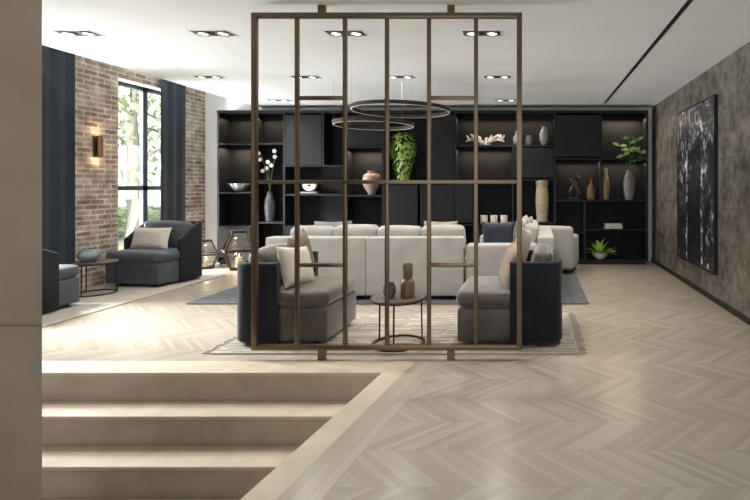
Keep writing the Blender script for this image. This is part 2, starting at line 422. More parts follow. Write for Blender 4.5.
# windows
for i, (y0, y1, z0, z1) in enumerate(W):
    b = MB(); X = XL-.22; w = .06
    b.box(X-w/2, X+w/2, y0, y0+w, z0, z1); b.box(X-w/2, X+w/2, y1-w, y1, z0, z1)
    b.box(X-w/2, X+w/2, y0, y1, z0, z0+w); b.box(X-w/2, X+w/2, y0, y1, z1-w, z1)
    ym = 8.50 if i == 1 else (y0+y1)/2
    b.box(X-w/2, X+w/2, ym-.05, ym+.05, z0, z1); b.box(X-w/2, X+w/2, y0, y1, 1.40, 1.47)
    o = struct(b, 'window_%d' % (i+1), 'frame')
    g = MB(); g.box(X-.004, X+.004, y0+w, y1-w, z0+w, z1-w); g.build('pane', 'glass', o, smooth=0)
    s = MB(); s.bbox(XL-.3, XL+.02, y0, y1, z0-.03, z0, .005); s.build('window_sill', 'stone', o)

# stairs
st = thing('staircase', 'warm tan stone steps leading down beside the pillar', 'stairs', (0,0,0))
ry, rz_ = .28, .212
sxa, sxb = -4.28, -1.235
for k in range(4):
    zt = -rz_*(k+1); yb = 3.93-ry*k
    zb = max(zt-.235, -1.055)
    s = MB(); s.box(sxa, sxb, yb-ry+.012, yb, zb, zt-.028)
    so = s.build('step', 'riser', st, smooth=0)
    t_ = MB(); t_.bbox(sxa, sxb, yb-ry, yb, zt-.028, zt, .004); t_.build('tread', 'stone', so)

# ------------------------------------------------------------------ bookcase
YS, YW = 9.35, 9.745
SC = F/YS
def fx(px): return (px-536)/SC
def fz(py): return H-(py-186)/SC
bc = thing('bookcase', 'wall wide black oak bookcase with open niches along the back wall', 'bookcase', (0,0,0))
b = MB(); b.box(fx(218), fx(648), YW-.02, YW, .0, fz(113)); b.build('back_panel', 'shelfback', bc, smooth=0)
th = .04
ups = [(218,113,262),(252,113,262),(284,113,262),(323,113,165),(345,113,262),(383,113,262),(455,113,262),(474,180,262),(513,145,262),(555,113,262),(601,113,200),(585,200,262),(647,113,262)]
for (px, p0, p1) in ups:
    b = MB(); b.bbox(fx(px)-th/2, fx(px)+th/2, YS, YW-.02, max(0, fz(p1)), fz(p0), .003, 1); b.build('upright', 'shelf', bc)
top = MB(); top.bbox(fx(218)-.02, fx(647)+.02, YS-.01, YW-.02, fz(113)-.001, fz(113)+.05, .003, 1); top.build('top_board', 'shelf', bc)
pl = MB(); pl.box(fx(218)+.02, fx(647)-.02, YS+.02, YW-.02, 0, .09); pl.build('plinth', 'shelf', bc, smooth=0)
shv = [(218,252,143),(218,252,192),(218,252,226),(252,284,143),(252,284,180),(252,284,222),(284,345,165),(284,345,194),(284,345,226),
       (345,383,146),(345,383,195),(345,383,226),(383,455,182),(455,555,145),(455,513,180),(455,513,224),(513,555,179),(513,555,222),
       (555,647,158),(555,647,200),(555,585,232),(585,647,229)]
for (a, c, y) in shv:
    b = MB(); b.bbox(fx(a)+th/2-.002, fx(c)-th/2+.002, YS+.004, YW-.02, fz(y)-.032, fz(y), .002, 1); b.build('shelf', 'shelf', bc)
for (a, c, y0, y1) in [(218,252,226,258),(284,323,113,165),(345,383,113,146),(383,419,183,258),(419,455,183,258),(425,455,113,181),(513,555,146,178),(555,601,113,157),(345,383,226,258),(455,474,182,223),(474,513,226,258),(284,345,226,258)]:
    b = MB(); b.bbox(fx(a)+.024, fx(c)-.024, YS-.004, YS+.018, fz(y1)+.006, fz(y0)-.036, .003, 1); d = b.build('door_panel', 'doorwood', bc)
def sx(px, d=.16): return (px-536)/F*(YS+d)
def on(px, line, d=.16): return (sx(px, d), YS+d, fz(line))
# items in the bookcase
def lathe_thing(name, label, cat, loc, prof, m, group=None, seg=28):
    b = MB(); b.lathe(prof, seg=seg); o = b.build(name, m, loc=loc, smooth=50); tag(o, label, cat, group); return o
# silver shell bowl
b = MB()
vs, fs = [], []
n, mrad = 40, 7
for j in range(mrad):
    t = j/(mrad-1)
    for i in range(n):
        a = 2*PI*i/n; r = (.05+.15*t)*(1+.10*t*math.cos(a*9)); vs.append((r*math.cos(a), .6*r*math.sin(a), .01+.15*t**1.6))
for j in range(mrad-1):
    for i in range(n): fs.append((j*n+i, j*n+(i+1)%n, (j+1)*n+(i+1)%n, (j+1)*n+i))
fs.append(tuple(range(n))[::-1]); b.add(vs, fs)
o = b.build('decorative_bowl', 'silver', loc=on(239,192)); tag(o, 'silver scalloped shell bowl on the far left bookcase niche', 'bowl')
# orchid
t = thing('potted_orchid', 'white flowering orchid stems in a dark slender vase in the bookcase', 'plant', on(270,222))
b = MB(); b.lathe([(0,0),(.07,0),(.085,.10),(.10,.28),(.085,.42),(.05,.50),(.045,.55),(.055,.57),(.04,.56),(.035,.4)]); b.build('vase', 'darkvase', t, smooth=50)
for (dx, dz, ln) in [(-.17,1.28,3),(.12,1.36,3),(-.03,1.10,2)]:
    stm = MB(); fl = MB()
    pts = [(dx*(q/8)**1.5, .0, .50+(dz-.50)*(q/8)) for q in range(9)]
    stm.tube(pts, .006, 6)
    so = stm.build('stem', 'stem', t)
    for q in range(ln):
        p = Vector(pts[8-int(q*1.6)]) + Vector((random.uniform(-.05,.05), random.uniform(-.06,.02), random.uniform(-.03,.03)))
        for z in range(5):
            a = 2*PI*z/5
            fl.leaf(p, (math.cos(a), -.3, math.sin(a)), .045, .04, .2, Vector((0,-1,0)))
    fl.build('blossoms', 'petal', so)
# stone ornament
t = thing('stone_ornament', 'pale round stone ornament on a low base in the bookcase', 'ornament', on(310,194))
b = MB(); b.bbox(-.16,.16,-.07,.07,0,.04,.01); b.build('base', 'greyvase', t)
b = MB(); b.lathe([(.03,-.04),(.11,-.045),(.13,0),(.11,.045),(.03,.04)], closed=True, mtx=Matrix.Translation((.0,0,.155)) @ Matrix.Rotation(PI/2,4,'X') @ Matrix.Diagonal((1.1,.85,1,1))); b.build('disc', 'porcelain', t, smooth=50)
lathe_thing('urn_vase', 'large rose clay urn vase in the bookcase left of the trailing plant', 'vase', on(372,195), [(0,0),(.06,0),(.07,.02),(.15,.16),(.18,.28),(.15,.38),(.07,.42),(.09,.46),(.07,.455),(.05,.42),(.1,.3),(0,.1)], 'pinkclay')
# trailing plant
t = thing('potted_pothos', 'bright green trailing plant, full at the top, in the bookcase centre', 'plant', on(403,182,.14))
b = MB(); b.lathe([(0,0),(.06,0),(.07,.10),(.075,.30),(.10,.44),(.12,.54),(.10,.54),(.085,.46),(0,.44)]); b.build('pot', 'darkgrey', t, smooth=50)
b = MB()
for q in range(450):
    a = random.uniform(0, 2*PI); zz = random.random()**.85
    env = math.sqrt(max(0, 1-((zz-.64)/.38)**2)) if zz > .64 else (.36+.64*(zz/.64)**1.2)
    rr = .225*env*random.uniform(.75,1.08)
    p = Vector((rr*math.cos(a), rr*.55*math.sin(a), .06+.85*zz))
    b.leaf(p, (math.cos(a)*.7, math.sin(a)*.5, random.uniform(-1.1,-.1) + (.8 if zz > .85 else 0)), random.uniform(.06,.09), random.uniform(.045,.065), .4)
b.build('foliage', 'leaf', t)
# coral
t = thing('coral_ornament', 'chunky pale branching coral ornament on the upper bookcase shelf', 'ornament', on(485,145))
b = MB(); b.bbox(-.12,.12,-.06,.06,0,.02,.006); b.build('base', 'greyvase', t)
b = MB()
spine = [Vector((-.36+.72*q/12, .03*math.sin(q*1.3), .085+.03*math.sin(q*.8))) for q in range(13)]
b.tube(spine[:7][::-1], .042, 8, .018); b.tube(spine[6:], .042, 8, .018)
b.tube([(0,0,.015),(.0,0,.09)], .04, 8)
for q in range(1,12):
    p0 = spine[q]; s_ = 1 if q > 5 else -1
    for k in range(2):
        d1 = Vector((s_*random.uniform(-.01,.06), random.uniform(-.05,.03), random.uniform(.04,.08)))
        p1 = p0+d1; p2 = p1+Vector((s_*random.uniform(.0,.05), random.uniform(-.02,.02), random.uniform(.02,.05)))
        b.tube([p0,p1,p2], .024, 7, .014)
b.build('branches', 'coral', t)
lathe_thing('bottle_vase', 'small grey squat vase beside the pale coral on the upper shelf', 'vase', on(517,145), [(0,0),(.05,0),(.075,.08),(.07,.16),(.03,.22),(.028,.26),(.04,.28),(.025,.27),(0,.2)], 'greyvase')
lathe_thing('jar_vase', 'short dark grey jar between two vases on the upper shelf', 'vase', on(529,145), [(0,0),(.05,0),(.07,.05),(.07,.12),(.05,.18),(.055,.2),(.04,.19),(0,.1)], 'darkgrey')
lathe_thing('ovoid_vase', 'taller pale grey oval vase at the right end of the upper shelf', 'vase', on(544,145), [(0,0),(.045,0),(.085,.10),(.09,.2),(.06,.29),(.035,.32),(.045,.36),(.03,.35),(0,.2)], 'palegrey')
lb = ['ivory pillar candle, leftmost of three on the bookcase shelf above the sofa', 'ivory pillar candle, middle of three on the bookcase shelf above the sofa', 'ivory pillar candle, rightmost of three on the bookcase shelf above the sofa']
for i, px in enumerate([484, 494, 504]):
    t = thing('pillar_candle', lb[i], 'candle', on(px,224,.1), 0, 'candles on the bookcase shelf')
    b = MB(); b.lathe([(0,0),(.066,0),(.068,.005),(.068,.15),(.06,.16),(.02,.15),(0,.15)]); b.build('wax', 'candle', t, smooth=40)
    b = MB(); b.tube([(0,0,.15),(.003,0,.175)], .003, 5); b.build('wick', 'black', t)
lathe_thing('turned_vase', 'tall pale turned wood vase with ridges in the bookcase', 'vase', on(542,222,.1), [(0,0),(.10,0),(.11,.03),(.10,.06),(.115,.2),(.125,.42),(.115,.62),(.10,.66),(.12,.7),(.12,.78),(.1,.78),(.09,.6),(0,.3)], 'palewood')
t = thing('sculpture', 'small dark abstract sculpture on the right bookcase shelf', 'sculpture', on(574,200))
b = MB(); b.bbox(-.10,.10,-.07,.07,0,.05,.006); b.build('base', 'black', t)
b = MB()
b.tube([(-.07,0,.045),(-.085,-.01,.14),(-.03,-.01,.25),(.05,0,.33),(.09,0,.41),(.04,0,.46)], .045, 10, .03)
b.tube([(.07,0,.045),(.09,.01,.14),(.04,.01,.24),(-.05,0,.33),(-.09,0,.40),(-.05,0,.46)], .045, 10, .03)
b.build('figure', 'sculpt', t, smooth=60)
lathe_thing('glass_bottle', 'amber brown glass bottle vase with narrow neck beside the dark sculpture', 'vase', on(591,200), [(0,0),(.07,0),(.085,.04),(.085,.2),(.04,.28),(.025,.33),(.025,.40),(.034,.41),(.02,.41),(.02,.3),(0,.05)], 'amber')
lathe_thing('slim_vase', 'tall gold glazed slim vase beside the amber bottle', 'vase', on(605,200), [(0,0),(.065,0),(.075,.05),(.085,.25),(.07,.42),(.04,.48),(.05,.60),(.035,.6),(.03,.48),(0,.2)], 'gold')
t = thing('vase_with_branch', 'grey stoneware vase holding sparse leafy green branches on the right shelf', 'plant', on(629,200,.1))
b = MB(); b.lathe([(0,0),(.07,0),(.10,.12),(.115,.32),(.08,.46),(.05,.5),(.06,.56),(.045,.56),(.04,.48),(0,.2)]); b.build('vase', 'greyvase', t, smooth=50)
for (dx, dy, dz) in [(-.17,0,1.02),(.13,-.05,1.12),(.0,-.08,1.18),(.24,-.03,.88)]:
    b = MB(); lf = MB()
    pts = [(dx*(q/6)**1.3, dy*q/6, .5+(dz-.5)*q/6) for q in range(7)]
    b.tube(pts, .007, 6); so = b.build('stem', 'stem', t)
    for q in (4,6):
        for s_ in (-1,1):
            a = random.uniform(-.5,.7)
            lf.leaf(pts[q], (s_*math.cos(a), random.uniform(-.4,0), math.sin(a)+.1), random.uniform(.12,.16), .075, .3, Vector((0,-.9,.5)))
    lf.build('leaves', 'leaf2', so)
bk = [('grey cloth book lying at the bottom of the pair in the bookcase','cloth1',0,.17),('ivory cloth book lying on top of the pair in the bookcase','cloth2',.045,.15)]
for lab, mm, dz, hw in bk:
    p = on(613,229,.15); t = thing('book', lab, 'book', (p[0], p[1], p[2]+dz), .06 if dz else 0, 'books lying in the bookcase')
    b = MB(); b.box(-hw,hw,-.11,.11,0,.006); b.box(-hw,hw,-.11,.11,.039,.045); b.box(-hw,hw,.104,.11,.006,.039); b.build('cover', mm, t, smooth=0)
    b = MB(); b.box(-hw+.006,hw-.006,-.104,.103,.006,.039); b.build('pages', 'paper', t, smooth=0)
t = thing('potted_fern', 'small leafy green plant in a low bowl at the bottom of the bookcase', 'plant', (sx(600,.12), YS+.12, .091))
b = MB(); b.lathe([(0,0),(.09,0),(.14,.06),(.16,.13),(.145,.13),(.12,.08),(0,.08)]); b.build('pot', 'silver', t, smooth=50)
b = MB()
for q in range(40):
    a = random.uniform(0,2*PI); e = random.uniform(.2,1.4)
    b.leaf((.04*math.cos(a),.04*math.sin(a),.1), (math.cos(a)*math.cos(e), (.2 if math.sin(a) > 0 else .5)*math.sin(a)*math.cos(e), math.sin(e)), random.uniform(.2,.30), .075, .35)
b.build('leaves', 'leaf', t)

# ------------------------------------------------------------------ divider
DS = 118.0; YD = 4.24
def dx_(px): return (px-536)/DS
def dz_(py): return H-(py-186)/DS
dv = thing('room_divider', 'tall bronze metal grid screen standing between floor and ceiling', 'room divider', (0,YD,0))
w, d = .044, .042
x0, x1, z0, z1 = dx_(252), dx_(522), dz_(350), dz_(13)
b = MB()
b.bbox(x0, x0+w, -d/2, d/2, z0, z1, .004, 2); b.bbox(x1-w, x1, -d/2, d/2, z0, z1, .004, 2)
b.bbox(x0+w-.002, x1-w+.002, -d/2, d/2, z0, z0+w, .004, 2); b.bbox(x0+w-.002, x1-w+.002, -d/2, d/2, z1-w, z1, .004, 2)
b.build('outer_frame', 'bronze', dv)
bars = [297, 345, 387, 429, 476]; hb = .0165
for px in bars:
    b = MB(); b.bbox(dx_(px)-hb, dx_(px)+hb, -.016, .016, z0+w-.001, z1-w+.001, .004, 2); b.build('vertical_bar', 'bronze', dv)
xs = [x0+w] + [dx_(p) for p in bars] + [x1-w]
for a, c, py in [(xs[0], xs[6], 182), (xs[1]+hb, xs[2]-hb, 98), (xs[4]+hb, xs[5]-hb, 98), (xs[1]+hb, xs[2]-hb, 265), (xs[4]+hb, xs[5]-hb, 265)]:
    b = MB(); b.bbox(a-.001, c+.001, -.017, .017, dz_(py)-hb, dz_(py)+hb, .004, 2); b.build('crossbar', 'bronze', dv)
for px in (322, 451):
    b = MB(); b.bbox(dx_(px)-.03, dx_(px)+.03, -.021, .021, 0, z0, .002, 1); b.build('foot', 'bronze', dv)
    b = MB(); b.bbox(dx_(px)-.03, dx_(px)+.03, -.021, .021, z1, ZC, .002, 1); b.build('ceiling_post', 'bronze', dv)

# ------------------------------------------------------------------ rugs
t = thing('rug', 'beige flatwoven rug with dark dashes and fringed ends under the round table', 'rug', (0,0,0))
b = MB(); b.bbox(-2.84, .36, 4.36, 5.75, .001, .014, .004, 1); b.build('pile', 'rug', t)
for s_, X in ((-1,-2.84),(1,.36)):
    b = MB(); b.box(X-.012 if s_ < 0 else X, X if s_ < 0 else X+.012, 4.37, 5.74, .002, .012)
    for q in range(60):
        y = 4.38+1.35*q/59
        b.bar((X, y, .008), (X+s_*random.uniform(.05,.10), y+random.uniform(-.018,.018), .006), .010, .006)
    b.build('fringe', 'fringe', t, smooth=0)
b = MB(); b.bbox(-4.35, .66, 6.2, 8.95, .001, .016, .005, 1); o = b.build('rug', 'darkrug'); tag(o, 'large plain dark grey rug under the pale sofas', 'rug')
b = MB(); b.bbox(-6.42, -5.12, 4.6, 8.25, .001, .013, .004, 1); o = b.build('rug', 'palerug'); tag(o, 'plain beige rug along the windows under the dark armchairs', 'rug')

# ------------------------------------------------------------------ armchairs
def make_armchair(label, loc, rz, seatm, group, hl=.45, hw=.42, zt=.79, drop=0, arm=.0, r=.14, cr=.07, up=.10):
    t = thing('armchair', label, 'armchair', loc, rz, group)
    th_ = .065
    path = [(arm + (-hl+.24-arm)*q/6, -hw+th_/2) for q in range(7)]
    cx, cy = -hl+th_/2+r, hw-th_/2-r
    for k in range(9):
        a = -PI/2 - PI/2*k/8
        path.append((cx+r*math.cos(a), -cy+r*math.sin(a)))
    path += [(-hl+th_/2, -cy+cy*2*q/6) for q in range(1,6)]
    for k in range(9):
        a = PI - PI/2*k/8
        path.append((cx+r*math.cos(a), cy+r*math.sin(a)))
    path += [(arm + (-hl+.24-arm)*q/6, hw-th_/2) for q in range(6,-1,-1)]
    zb, e = .03, .02
    h_ = th_/2
    prof = [(-h_+e,zb),(h_-e,zb),(h_,zb+e),(h_,zt-e),(h_-e*.3,zt-e*.3),(h_-e,zt),(-h_+e,zt),(-h_+e*.3,zt-e*.3),(-h_,zt-e),(-h_,zb+e)]
    zf = (lambda p: drop*max(0, (p[0]+hl-.12)/(arm+hl-.12))) if drop else None
    b = MB(); b.sweep(path, prof, zf); b.build('shell', 'shellfab', t, smooth=50)
    b = MB(); b.cushion(-hl+.10, hl, -hw+.042, hw-.042, .04, .345, .024, .006); b.build('seat_base', seatm, t, smooth=60)
    b = MB(); b.cushion(-hl+.17, hl+.008, -hw+.041, hw-.041, .350, .50, .055, .022); b.build('seat_cushion', seatm, t, smooth=60)
    hc = (zt+up-.49)/2
    m = Matrix.Translation((-hl+.19,0,.48+hc)) @ Matrix.Rotation(R(-8),4,'Y')
    b = MB(); b.cushion(-.085, .085, -hw+.11, hw-.11, -hc, hc, cr, .03, m); b.build('back_cushion', seatm, t, smooth=60)
    for px in (-.26,.30):
        for py in (-.28,.28):
            b = MB(); b.lathe([(0,0),(.02,0),(.022,.055),(0,.055)], (px,py,0), 12); b.build('foot', 'black', t)
    return t
make_armchair('brown velvet armchair with dark navy shell facing right, left of the round table', (-2.34,4.94,.014), 0, 'taupe', 'armchairs', .43, .43, .76)
make_armchair('brown velvet armchair with dark navy shell facing left, right of the round table', (-.235,4.94,.014), PI, 'taupe', 'armchairs', .48, .45, .77)
make_armchair('blue grey armchair by the tall window holding a cream pillow', (-5.78,7.60,.013), R(-97), 'slate', 'armchairs', .40, .48, .90, .24, .06, .06, .05, .0)
make_armchair('dark armchair partly hidden by the stone pillar, beside the curtain', (-5.93,5.73,.013), R(90), 'slate', 'armchairs', .40, .39, .82, .14, .08, .06)

def pillow(label, loc, w, h, th_, rot, m, group=None):
    b = MB(); n = 14; vs, fs = [], []
    for sgn in (1,-1):
        for i in range(n+1):
            for j in range(n+1):
                u, v = -1+2*i/n, -1+2*j/n
                tk = th_/2*((1-u**4)*(1-v**4))**.6
                x = w/2*u*(1-.07*(1-v*v)*abs(u)); z = h/2*v*(1-.07*(1-u*u)*abs(v))
                vs.append((x, sgn*tk, z))
    o_ = (n+1)**2
    for s_ in range(2):
        for i in range(n):
            for j in range(n):
                f = [s_*o_+i*(n+1)+j, s_*o_+(i+1)*(n+1)+j, s_*o_+(i+1)*(n+1)+j+1, s_*o_+i*(n+1)+j+1]
                fs.append(f if s_ else f[::-1])
    b.add(vs, fs); bmesh.ops.remove_doubles(b.bm, verts=b.bm.verts[:], dist=.0005); bmesh.ops.recalc_face_normals(b.bm, faces=b.bm.faces[:])
    o = b.build('pillow', m, smooth=80, loc=loc); o.rotation_euler = tuple(R(a) for a in rot)
    return tag(o, label, 'pillow', group)
pillow('cream pillow leaning at the front of the armchair left of the round table', (-2.30,4.80,.70), .40, .40, .14, (-20,6,74), 'cream')
pillow('taupe pillow behind the cream one in the armchair left of the round table', (-2.39,5.10,.77), .46, .46, .13, (-12,-8,97), 'taupec')
pillow('tan pillow leaning in the armchair right of the round table', (-.24,4.78,.71), .42, .42, .14, (18,-6,102), 'tan')
pillow('cream pillow beside the tan one in the armchair right of the round table', (-.15,5.12,.82), .46, .46, .13, (14,8,82), 'cream')
pillow('cream pillow propped in the dark armchair by the window', (-5.81,7.54,.68), .64, .34, .14, (-14,0,-7), 'cream')

# ------------------------------------------------------------------ round tables
def make_table(label, loc, group):
    t = thing('side_table', label, 'table', loc, 0, group)
    b = MB(); b.lathe([(0,.415),(.245,.415),(.25,.42),(.25,.432),(.245,.437),(0,.437)], seg=48); b.build('tabletop', 'tabletop', t, smooth=40)
    b = MB(); b.lathe([(.215,0),(.242,0),(.242,.016),(.215,.016)], seg=48, closed=True); b.build('base_ring', 'black', t, smooth=40)
    b = MB(); b.lathe([(.215,.40),(.23,.40),(.23,.415),(.215,.415)], seg=48, closed=True); b.build('rim', 'black', t, smooth=40)
    for q in range(3):
        a = R(35+120*q)
        b = MB(); b.tube([(.2285*math.cos(a),.2285*math.sin(a),.010),(.2225*math.cos(a),.2225*math.sin(a),.41)], .008, 8); b.build('leg', 'black', t)
    return t
TX, TY = -1.27, 4.62
tb = make_table('round dark side table on the dashed rug between two armchairs', (TX,TY,.014), 'round side tables')
dup(tb, 'round dark side table by the window holding a teal pot', (-5.98,6.78,.013), None, 'round side tables')
lathe_thing('gourd_vase', 'tall brown two tiered ceramic vase on the round table', 'vase', (TX+.09,TY-.02,.451), [(0,0),(.06,0),(.065,.02),(.065,.13),(.05,.16),(.035,.17),(.045,.19),(.047,.29),(.04,.305),(.03,.305),(.03,.2),(0,.15)], 'brown')
lathe_thing('mosaic_pot', 'short dark mosaic pot beside the brown vase on the round table', 'pot', (TX-.07,TY-.05,.451), [(0,0),(.04,0),(.058,.05),(.055,.10),(.04,.135),(.042,.145),(.032,.14),(0,.05)], 'mosaic')
lathe_thing('teal_pot', 'teal grey rounded ceramic pot on the table by the window', 'pot', (-6.03,6.74,.45), [(0,0),(.07,0),(.125,.06),(.13,.10),(.10,.15),(.06,.17),(.065,.185),(.05,.18),(0,.05)], 'teal')

# ------------------------------------------------------------------ sofas
t = thing('sofa', 'long pale grey sofa seen from behind with loose back cushions', 'sofa', (0,0,.016))
X0, X1, Y0, Y1 = -3.45, -.93, 6.36, 7.34; xm = -2.17
for (a, c) in ((X0, xm), (xm, X1)):
    b = MB(); b.cushion(a+.001, c-.001, Y0, Y0+.20, .05, .80, .024, .004); b.build('back_panel', 'linen', t, smooth=60)
    b = MB(); b.cushion(a+.02, c-.02, Y0+.18, Y1, .06, .32, .02); b.build('seat_base', 'linen', t, smooth=60)
for (a, c) in ((X0+.20, xm), (xm, X1-.02)):
    b = MB(); b.cushion(a+.003, c-.003, Y0+.20, Y1+.02, .32, .48, .04, .012); b.build('seat_cushion', 'linen', t, smooth=60)
for q in range(4):
    a = X0+.20+(X1-X0-.22)*q/4; c = X0+.20+(X1-X0-.22)*(q+1)/4; cm_ = (a+c)/2; hw_ = (c-a)/2-.003
    hh = (.220,.238,.225,.232)[q]; tl = (.8,-.6,.6,-.8)[q]
    b = MB(); b.cushion(-hw_, hw_, -.10, .10, -hh, hh, .058, .016, Matrix.Translation((cm_,Y0+.32,.69)) @ Matrix.Rotation(R(8),4,'X') @ Matrix.Rotation(R(tl),4,'Y')); b.build('back_cushion', 'linen', t, smooth=60)
b = MB(); b.cushion(X0, X0+.20, Y0+.16, Y1, .05, .62, .025); b.build('arm', 'linen', t, smooth=60)
for px in (X0+.1, xm, X1-.1):
    for py in (Y0+.1, Y1-.1):
        b = MB(); b.box(px-.03,px+.03,py-.03,py+.03,0,.07); b.build('foot', 'black', t, smooth=0)
t = thing('sofa', 'bulky pale grey sofa turned sideways behind the right armchair', 'sofa', (0,0,.016))
X0, X1, Y0, Y1 = -.90, .24, 6.4, 8.2
b = MB(); b.cushion(X1-.22, X1, Y0, Y1, .05, .80, .03, .005); b.build('back_panel', 'linen', t, smooth=60)
b = MB(); b.cushion(X0, X1-.20, Y0, Y0+.26, .05, .70, .03, .006); b.build('arm', 'linen', t, smooth=60)
b = MB(); b.cushion(X0, X1-.20, Y1-.24, Y1, .05, .66, .03, .006); b.build('arm', 'linen', t, smooth=60)
b = MB(); b.cushion(X0+.01, X1-.2, Y0+.22, Y1-.22, .06, .32, .02); b.build('seat_base', 'linen', t, smooth=60)
for k in range(2):
    ya = Y0+.26+.65*k
    b = MB(); b.cushion(X0, X1-.22, ya+.003, ya+.647, .32, .48, .04, .012); b.build('seat_cushion', 'linen', t, smooth=60)
    b = MB(); b.cushion(-.10,.10, ya+.02, ya+.63, -.225,.225, .055, .015, Matrix.Translation((X1-.33,0,.70)) @ Matrix.Rotation(R(8),4,'Y')); b.build('back_cushion', 'linen', t, smooth=60)
for px in (X0+.08, X1-.08):
    for py in (Y0+.08, Y1-.08):
        b = MB(); b.box(px-.03,px+.03,py-.03,py+.03,0,.07); b.build('foot', 'black', t, smooth=0)
pillow('speckled dark and cream pillow on the sideways sofa', (-.20,6.95,.80), .50, .5, .15, (14,0,68), 'pattern')
pillow('dark navy pillow at the near end of the sideways sofa', (-.50,6.76,.75), .46, .48, .14, (-8,0,12), 'navyc')
pillow('white pillow standing behind the speckled one on the sideways sofa', (-.20,7.26,.80), .5, .5, .14, (10,0,86), 'linen2')
pillow('dark grey pillow at the far end of the sideways sofa', (-.22,7.66,.77), .5, .5, .15, (16,0,96), 'greyc')
pillow('grey pillow at the left end of the long sofa', (-2.85,6.98,.74), .52, .5, .16, (-16,0,6), 'greyc')
pillow('tan pillow at the right end of the long sofa', (-1.35,6.98,.74), .5, .5, .15, (-16,0,-8), 'tan')
# club chair
t = thing('club_chair', 'pale upholstered club chair with its back turned, behind the sideways sofa', 'armchair', (.30,8.66,.016), R(168))
b = MB(); b.cushion(-.38,.38,.20,.40,.07,.78,.06,.012); b.build('back', 'linen2', t, smooth=60)
for s_ in (-1,1):
    b = MB(); b.cushion(min(s_*.40,s_*.25), max(s_*.40,s_*.25), -.38,.36,.07,.60,.05,.008); b.build('arm', 'linen2', t, smooth=60)
b = MB(); b.cushion(-.26,.26,-.37,.25,.07,.30,.03); b.build('seat_base', 'linen2', t, smooth=60)
b = MB(); b.cushion(-.255,.255,-.39,.22,.29,.46,.06,.02); b.build('seat_cushion', 'linen2', t, smooth=60)
for px in (-.32,.32):
    for py in (-.3,.3):
        b = MB(); b.lathe([(0,0),(.02,0),(.025,.08),(0,.08)], (px,py,0), 12); b.build('foot', 'black', t)

# ------------------------------------------------------------------ ring lamps
def ring_lamp(label, c, r):
    t = thing('ring_chandelier', label, 'ceiling lamp', c)
    b = MB(); b.lathe([(r-.016,-.026),(r+.016,-.026),(r+.016,.026),(r-.016,.026)], seg=72, closed=True); b.build('ring', 'darkmetal', t, smooth=40)
    b = MB(); b.lathe([(r-.007,-.029),(r+.007,-.029),(r+.007,-.026),(r-.007,-.026)], seg=72, closed=True); b.build('light_strip', 'led', t, smooth=40)
    top_ = ZC - c[2]
    for q in range(3):
        a = R(90+120*q)
        b = MB(); b.tube([(r*math.cos(a), r*math.sin(a), .026), (r*math.cos(a), r*math.sin(a), top_)], .0013, 5); b.build('cable', 'silver', t)
ring_lamp('larger dark bronze ring chandelier hanging higher above the sofas', (-1.94,7.2,2.57), .68)
ring_lamp('smaller dark bronze ring chandelier hanging lower above the long sofa', (-2.38,7.35,2.38), .56)

# ------------------------------------------------------------------ ceiling lights
first = None
rows = [(5.0,'nearest'),(7.0,'middle'),(8.9,'farthest')]
cols = [(-4.58,'first'),(-3.23,'second'),(-1.90,'third'),(-.54,'fourth')]
def make_down(loc, label):
    t = thing('downlight', label, 'ceiling light', loc, 0, 'recessed twin downlights')
    b = MB(); wx, wy = .20, .10
    b.box(-wx,wx,-wy,-wy+.014,-.006,0); b.box(-wx,wx,wy-.014,wy,-.006,0); b.box(-wx,-wx+.014,-wy,wy,-.006,0); b.box(wx-.014,wx,-wy,wy,-.006,0)
    b.build('frame', 'white', t, smooth=0)
    b = MB(); b.box(-wx+.012,wx-.012,-wy+.012,wy-.012,-.002,0); b.build('recess_plate', 'plate', t, smooth=0)
    for s_ in (-1,1):
        b = MB(); b.lathe([(.045,-.002),(.07,-.002),(.072,-.014),(.045,-.012)], (s_*.1,0,0), 24, True)
        lo = b.build('lamp_housing', 'greyvase', t, smooth=40)
        b = MB(); b.lathe([(0,-.009),(.045,-.009),(.045,-.002),(0,-.002)], (s_*.1,0,0), 24); b.build('bulb', 'lampglow', lo, smooth=40)
    return t
for ri, (Y, rn) in enumerate(rows):
    for ci, (X, cn) in enumerate(cols):
        if ri == 2 and ci in (1, 2): continue
        if ri == 2: lab = 'recessed twin ceiling downlight, %s one in the farthest row by the bookcase' % ('left' if ci == 0 else 'right')
        else: lab = 'recessed twin ceiling downlight, %s from the left in the %s row' % (cn, rn)
        if first is None: first = make_down((X,Y,ZC), lab)
        else: dup(first, lab, (X,Y,ZC))
        light('SPOT', (X,Y,ZC-.03), 112 if ri < 2 else 110, (1,.94,.86), spot_size=R(135), spot_blend=.9, shadow_soft_size=.1)
t = thing('ceiling_light_slot', 'long thin black light slot running along the ceiling near the tiled wall', 'ceiling light', (1.27,0,ZC))
b = MB(); b.box(-.022,.022,CF+.1,9.25,-.004,0); b.build('slot', 'black', t, smooth=0)
for k in range(8):
    b = MB(); b.lathe([(.008,-.012),(.018,-.012),(.018,-.004),(.008,-.004)], (0,3.2+.8*k,0), 12, True); b.build('spot_ring', 'frame', t)
for yy in (4.6, 6.2, 7.8): light('SPOT', (1.27,yy,ZC-.03), 125, (1,.92,.83), rot=(0,R(22),0), spot_size=R(108), spot_blend=.9, shadow_soft_size=.05)

